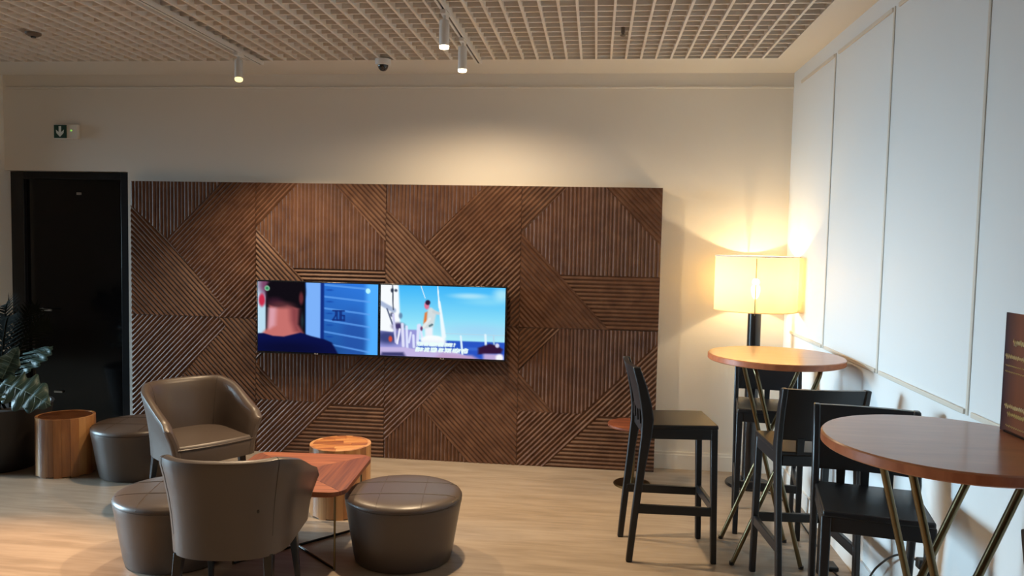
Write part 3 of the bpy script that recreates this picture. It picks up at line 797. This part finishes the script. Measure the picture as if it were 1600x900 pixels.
# ------------------------------------------------------------------ bar stools
def make_stool():
    t = thing('bar_stool', '', 'bar stool', group='black plastic bar stools')     # forward = +x
    sz = 0.715
    w = 0.18
    # seat with apron
    MB().hexa([(-0.165, -w, sz - 0.022), (0.215, -w + 0.004, sz - 0.022), (0.215, w - 0.004, sz - 0.022), (-0.165, w, sz - 0.022)],
              [(-0.165, -w, sz - 0.004), (0.212, -w + 0.004, sz), (0.212, w - 0.004, sz), (-0.165, w, sz - 0.004)]).build('seat', M['plastic'], t, bevel=0.006)
    ap = MB().box(-0.15, 0.205, -w + 0.003, -w + 0.025, sz - 0.075, sz - 0.020).box(-0.15, 0.205, w - 0.025, w - 0.003, sz - 0.075, sz - 0.020)
    ap.box(0.185, 0.208, -w + 0.02, w - 0.02, sz - 0.075, sz - 0.020).box(-0.16, -0.14, -w + 0.02, w - 0.02, sz - 0.07, sz - 0.020)
    ap.build('apron', M['plastic'], t, bevel=0.004)
    def bar(a, b, wx, wy, wx2=None, wy2=None):
        wx2 = wx2 or wx; wy2 = wy2 or wy
        f = lambda p, x, y: [(p[0] - x, p[1] - y, p[2]), (p[0] + x, p[1] - y, p[2]), (p[0] + x, p[1] + y, p[2]), (p[0] - x, p[1] + y, p[2])]
        return MB().hexa(f(a, wx, wy), f(b, wx2, wy2))
    for s in (-1, 1):
        bar((0.212, s * 0.166, 0), (0.193, s * (w - 0.017), sz - 0.02), 0.015, 0.014, 0.017, 0.017).build('leg', M['plastic'], t, bevel=0.005)
        # rear leg and back upright in one sweep: foot, knee at seat level, leaning top
        prof = [(-0.218, 0.0, .016), (-0.196, 0.25, .018), (-0.170, 0.50, .021), (-0.150, 0.66, .027), (-0.146, 0.74, .030), (-0.158, 0.82, .028), (-0.180, 0.91, .024), (-0.212, 1.006, .019)]
        mb = MB(); vs = []; fs = []
        y0, y1 = s * 0.166 - 0.013, s * 0.166 + 0.013
        for x, z, hx in prof:
            k = 0.012 * min(1, z / 0.7) * s
            vs += [(x - hx, y0 + k, z), (x + hx, y0 + k, z), (x + hx, y1 + k, z), (x - hx, y1 + k, z)]
        for i in range(len(prof) - 1):
            for j in range(4): fs.append((i * 4 + j, i * 4 + (j + 1) % 4, i * 4 + 4 + (j + 1) % 4, i * 4 + 4 + j))
        fs += [(3, 2, 1, 0), tuple(range(len(prof) * 4 - 4, len(prof) * 4))]
        mb.add(vs, fs).build('leg', M['plastic'], t, bevel=0.006)
    # back panel between the uprights
    prof = [(-0.150, 0.765, .011), (-0.160, 0.82, .012), (-0.182, 0.91, .012), (-0.214, 1.004, .012)]
    vs = []; fs = []; ny = 7
    for x, z, hx in prof:
        for sgn in (-1, 1):
            for j in range(ny):
                q = -1 + 2 * j / (ny - 1); vs.append((x + sgn * hx - 0.016 * (1 - q * q), q * 0.168, z))
    W_ = 2 * ny
    for i in range(len(prof) - 1):
        for j in range(ny - 1):
            a = i * W_; b = a + W_
            fs.append((a + j, b + j, b + j + 1, a + j + 1)); fs.append((a + ny + j, a + ny + j + 1, b + ny + j + 1, b + ny + j))
        for j in (0, ny - 1):
            a = i * W_ + j; b = a + W_; f = (a, a + ny, b + ny, b); fs.append(f if j == 0 else tuple(reversed(f)))
    for base, flip in ((0, 1), ((len(prof) - 1) * W_, 0)):
        for j in range(ny - 1):
            f = (base + j, base + j + 1, base + ny + j + 1, base + ny + j); fs.append(tuple(reversed(f)) if flip else f)
    MB().add(vs, [tuple(reversed(f)) for f in fs]).build('backrest', M['plastic'], t, True)
    for yr in (-0.085, 0.0, 0.085):
        MB().hexa([(-0.172, yr - .014, 0.70), (-0.150, yr - .014, 0.70), (-0.150, yr + .014, 0.70), (-0.172, yr + .014, 0.70)],
                  [(-0.177, yr - .016, 0.775), (-0.157, yr - .016, 0.775), (-0.157, yr + .016, 0.775), (-0.177, yr + .016, 0.775)]).build('back_rib', M['plastic'], t)
    # stretchers: two sides and the front foot rail
    for s in (-1, 1):
        MB().hexa([(-0.20, s * 0.168 - .011, 0.255), (0.205, s * 0.166 - .011, 0.245), (0.205, s * 0.166 + .011, 0.245), (-0.20, s * 0.168 + .011, 0.255)],
                  [(-0.19, s * 0.168 - .011, 0.302), (0.205, s * 0.166 - .011, 0.290), (0.205, s * 0.166 + .011, 0.290), (-0.19, s * 0.168 + .011, 0.302)]).build('stretcher', M['plastic'], t, bevel=0.004)
    MB().box(0.193, 0.217, -0.155, 0.155, 0.262, 0.305).build('foot_rail', M['plastic'], t, bevel=0.004)
    return t
stool = make_stool()
H = lambda x, y: math.atan2(y, x)
place(stool, False, (0.410, 4.047, 0), H(.445, .045), 'black bar stool standing alone in front of the pedestal table')
place(stool, True, (1.02, 4.525, 0), H(-.157, -.988), 'black bar stool between the floor lamp and the farther bar table')
place(stool, True, (1.0, 3.64, 0), H(-.068, .998), 'black bar stool on the near side of the farther bar table, back to camera')
place(stool, True, (1.02, 2.868, 0), H(-.2, -.98), 'black bar stool pushed in behind the bar table with the menu')
place(stool, True, (1.148, 1.555, 0), H(0.0, -1.0), 'black bar stool mostly outside the frame in the bottom right corner')

# ------------------------------------------------------------------ menu card on the near bar table
mn = thing('menu_card', 'brown menu card with gold script standing on the nearer bar table', 'menu', (1.235, 2.43, 1.0855), math.radians(-88))
MB().box(0, 0.20, -0.006, 0.0, 0.0, 0.355).build('card', M['menu'], mn)
MB().box(0.03, 0.17, -0.012, 0.05, 0.0, 0.006).build('stand', M['black'], mn)
rnd = random.Random(3)
for x0, x1, z, hh in ((0.045, 0.16, 0.270, .012), (0.010, 0.185, 0.225, .009), (0.012, 0.185, 0.198, .003), (0.012, 0.185, 0.180, .003), (0.020, 0.18, 0.078, .009), (0.035, 0.17, 0.056, .009), (0.03, 0.17, 0.020, .004)):
    pts = []; x = x0
    while x < x1:
        pts.append((x, -0.0067, z + hh * math.sin((x - x0) * 700) * rnd.uniform(.5, 1))); x += 0.0022
    MB().tube(pts, 0.0014 if hh > .005 else 0.0007, 5).build('gold_script', M['gold'], mn)

# ------------------------------------------------------------------ floor lamp
LX, LY = 1.072, 5.265
fl_ = thing('floor_lamp', 'lit floor lamp with cream drum shade and black post in the corner', 'floor lamp', (LX, LY, 0))
MB().lathe([(0.150, 0), (0.152, 0.010), (0.146, 0.020), (0.05, 0.024)], 44).build('base', M['lamp_post'], fl_, True)
MB().lathe([(0.044, 0.02), (0.044, 1.176), (0.040, 1.180)], 32).build('post', M['lamp_post'], fl_, True)
MB().tube([(0, 0, 1.178), (0, 0, 1.27)], 0.012).build('socket', M['lamp_post'], fl_, True)
MB().lathe([(0.008, 1.268), (0.020, 1.29), (0.030, 1.325), (0.028, 1.350), (0.015, 1.368)], 24).build('bulb', M['bulb'], fl_, True)
SR, Z0, Z1 = 0.268, 1.195, 1.556
sh = []; 
prof = [(SR, Z0), (SR, Z1), (SR - 0.003, Z1), (SR - 0.003, Z0)]
n = 72; vs = []; fs = []
for r, z in prof: vs += [(r * math.cos(2 * math.pi * i / n), r * math.sin(2 * math.pi * i / n), z) for i in range(n)]
vs = vs[:2 * n]
fs = [(i, (i + 1) % n, n + (i + 1) % n, n + i) for i in range(n)]
shade = MB().add(vs, fs).build('lamp_shade', M['shade'], fl_, True)
MB().tube([((SR) * math.cos(2 * math.pi * i / 72), SR * math.sin(2 * math.pi * i / 72), Z1) for i in range(72)], 0.005, 8, True).build('rim', M['white'], shade, True)
MB().tube([((SR) * math.cos(2 * math.pi * i / 72), SR * math.sin(2 * math.pi * i / 72), Z0) for i in range(72)], 0.003, 8, True).build('rim', M['shade'], shade, True)
va = math.atan2(-LY, -LX)
MB().box(-0.002, 0.002, -0.0022, 0.0022, Z0 - 0.015, Z1 - 0.01).build('shade_strip', M['brass'], shade).matrix_local = Matrix.Translation((0.2705 * math.cos(va), 0.2705 * math.sin(va), 0))  # thin upright strip on the camera side of the shade
MB().tube([(-SR, 0, Z1 - 0.004), (SR, 0, Z1 - 0.004)], 0.003).tube([(0, -SR, Z1 - 0.004), (0, SR, Z1 - 0.004)], 0.003).build('spider', M['brass'], shade)
ld = bpy.data.lights.new('lamp_light', 'POINT'); ld.energy = 14; ld.color = (1.0, 0.72, 0.38); ld.shadow_soft_size = 0.02
lo = bpy.data.objects.new('lamp_light', ld); COL.objects.link(lo); lo.location = (LX, LY, 1.385)

# ------------------------------------------------------------------ potted plant
pl = thing('potted_plant', 'potted plant with lobed blue-green leaves at the left edge by the door', 'plant', (-4.07, 4.80, 0))
MB().lathe([(0.235, 0), (0.245, 0.01), (0.285, 0.20), (0.325, 0.42), (0.330, 0.43), (0.310, 0.43), (0.300, 0.38), (0.05, 0.375)], 48).build('pot', M['pot'], pl, True)
MB().lathe([(0.295, 0.372), (0.297, 0.385), (0.1, 0.395)], 32).build('soil', M['soil'], pl)
def leaf(base, tip, width, droop, fold, normal, lobes=5):
    """lobed blade from base to tip: a strip of cross rows, each lobe notched"""
    B, T = Vector(base), Vector(tip); ax = T - B; L = ax.length; ax.normalize()
    nz = Vector(normal); side = ax.cross(nz).normalized(); nz = side.cross(ax)
    rows = 40; vs = []; fs = []
    for i in range(rows + 1):
        s = i / rows
        out = math.sin(math.pi * min(1, s * 0.93 + 0.07)) ** 0.65
        nt_ = 1 - 0.42 * (0.5 - 0.5 * math.cos(2 * math.pi * lobes * s)) * sm1(0.02, 0.2, s) * (1 - 0.5 * s)
        hw = width * out * nt_
        c = B + ax * (L * s) - Vector((0, 0, 1)) * droop * s * s
        for q in (-1, -0.5, 0, 0.5, 1):
            sw = 0.10 * abs(q) * width
            vs.append(c + side * hw * q + nz * (fold * abs(q) * hw + 0.05 * width * math.sin(s * 30 + q)) - ax * sw)
    for i in range(rows):
        for j in range(4): fs.append((i * 5 + j, i * 5 + j + 1, i * 5 + 6 + j, i * 5 + 5 + j))
    o = MB().add(vs, fs).build('leaf', M['leaf'], pl, True)
    sl = o.modifiers.new('thickness', 'SOLIDIFY'); sl.thickness = 0.002
    mid = [Vector(vs[i * 5 + 2]) + nz * 0.002 for i in range(0, rows + 1, 4)]
    rb = MB().tube(mid, [0.0045 * (1 - 0.8 * k / (len(mid) - 1)) for k in range(len(mid))], 6)
    for i in range(4, rows - 2, 4):
        for e in (0, 4): rb.tube([Vector(vs[i * 5 + 2]) + nz * 0.002, Vector(vs[(i + 2) * 5 + e // 2 + 1]) + nz * 0.003, Vector(vs[min(rows, i + 3) * 5 + e]) + nz * 0.002], 0.0013, 5)
    rb.build('rib', M['rib'], o, True)
    MB().tube([(random.uniform(-.05, .05), random.uniform(-.05, .05), 0.38), tuple((B * 0.55 + Vector((0, 0, 0.30)))), tuple(B)], [0.009, 0.007, 0.005], 8).build('stem', M['shadeleaf'], pl, True)
leaf((0.08, -0.10, 0.57), (0.20, -0.06, 0.84), 0.080, 0.0, 0.65, (0.55, -0.8, 0.25), 3)
leaf((0.14, -0.14, 0.60), (0.54, -0.20, 0.55), 0.14, 0.07, -0.12, (0.25, -0.80, 0.55), 4)
leaf((0.05, -0.20, 0.55), (0.27, -0.45, 0.52), 0.13, 0.06, 0.1, (0.3, -0.4, 0.85), 5)
leaf((-0.08, 0.05, 0.62), (-0.25, -0.10, 0.95), 0.12, 0.03, 0.2, (-0.3, -0.8, 0.5), 5)
leaf((-0.12, -0.1, 0.55), (-0.48, -0.25, 0.60), 0.14, 0.06, 0.1, (-0.2, -0.4, 0.9), 5)
leaf((0.0, 0.14, 0.6), (0.10, 0.40, 0.82), 0.13, 0.04, 0.1, (0, -0.5, 0.8), 5)
# feathery fronds at the back, their shade put into a near-black colour
for i, (tx, ty, tz) in enumerate(((-0.30, 0.20, 1.08), (-0.12, 0.25, 1.12), (0.08, 0.28, 1.08), (0.22, 0.2, 0.98), (-0.42, 0.1, 1.0), (0.0, 0.1, 1.02))):
    mid = [Vector((tx * s ** 1.2, ty * s ** 1.2, 0.38 + (tz - 0.38) * math.sin(s * math.pi / 2))) for s in [k / 24 for k in range(25)]]
    mb = MB().tube(mid, 0.004, 5)
    for k in range(4, 25):
        for sd in (-1, 1):
            d = (mid[min(24, k + 1)] - mid[k - 1]).normalized(); side = d.cross(Vector((0.1, 1, 0.2))).normalized() * sd
            l = 0.17 * math.sin(math.pi * (0.12 + 0.80 * k / 24)); w_ = d * 0.011
            a, b = mid[k], mid[k] + side * l + d * l * 0.55
            mb.add([a - w_, a + w_, b], [(0, 1, 2)]); mb.add([a - w_ + Vector((0, .002, 0)), a + w_ + Vector((0, .002, 0)), b], [(2, 1, 0)])
    mb.build('frond', M['shadeleaf'], pl)

# ------------------------------------------------------------------ cable with inline switch by the right wall
cb = thing('power_cable', 'thin black power cable with inline switch on the floor by right wall', 'cable', (0, 0, 0))
def bez(pts, n=40):
    out = []
    P = [Vector(p) for p in pts]; P = [P[0]] + P + [P[-1]]
    for i in range(1, len(P) - 2):
        for k in range(n // (len(P) - 3)):
            t = k / (n // (len(P) - 3)); a, b, c, d = P[i - 1], P[i], P[i + 1], P[i + 2]
            out.append(0.5 * ((2 * b) + (c - a) * t + (2 * a - 5 * b + 4 * c - d) * t * t + (3 * b - a - 3 * c + d) * t ** 3))
    return out + [P[-1]]
MB().tube(bez([(1.327, 3.12, 0.38), (1.30, 3.30, 0.34), (1.29, 3.50, 0.20), (1.27, 3.62, 0.05), (1.25, 3.76, 0.005), (1.225, 3.94, 0.005), (1.24, 4.3, 0.005), (1.24, 4.9, 0.005), (1.15, 5.12, 0.010)], 72), 0.0045, 8).build('cord', M['cable'], cb, True)
MB().box(-0.03, 0.03, -0.045, 0.045, 0, 0.022).build('inline_switch', M['cable'], cb, bevel=0.006).location = (1.225, 3.94, 0)
MB().box(1.300, 1.3345, 3.10, 3.14, 0.36, 0.40).build('plug', M['cable'], cb, bevel=0.006)
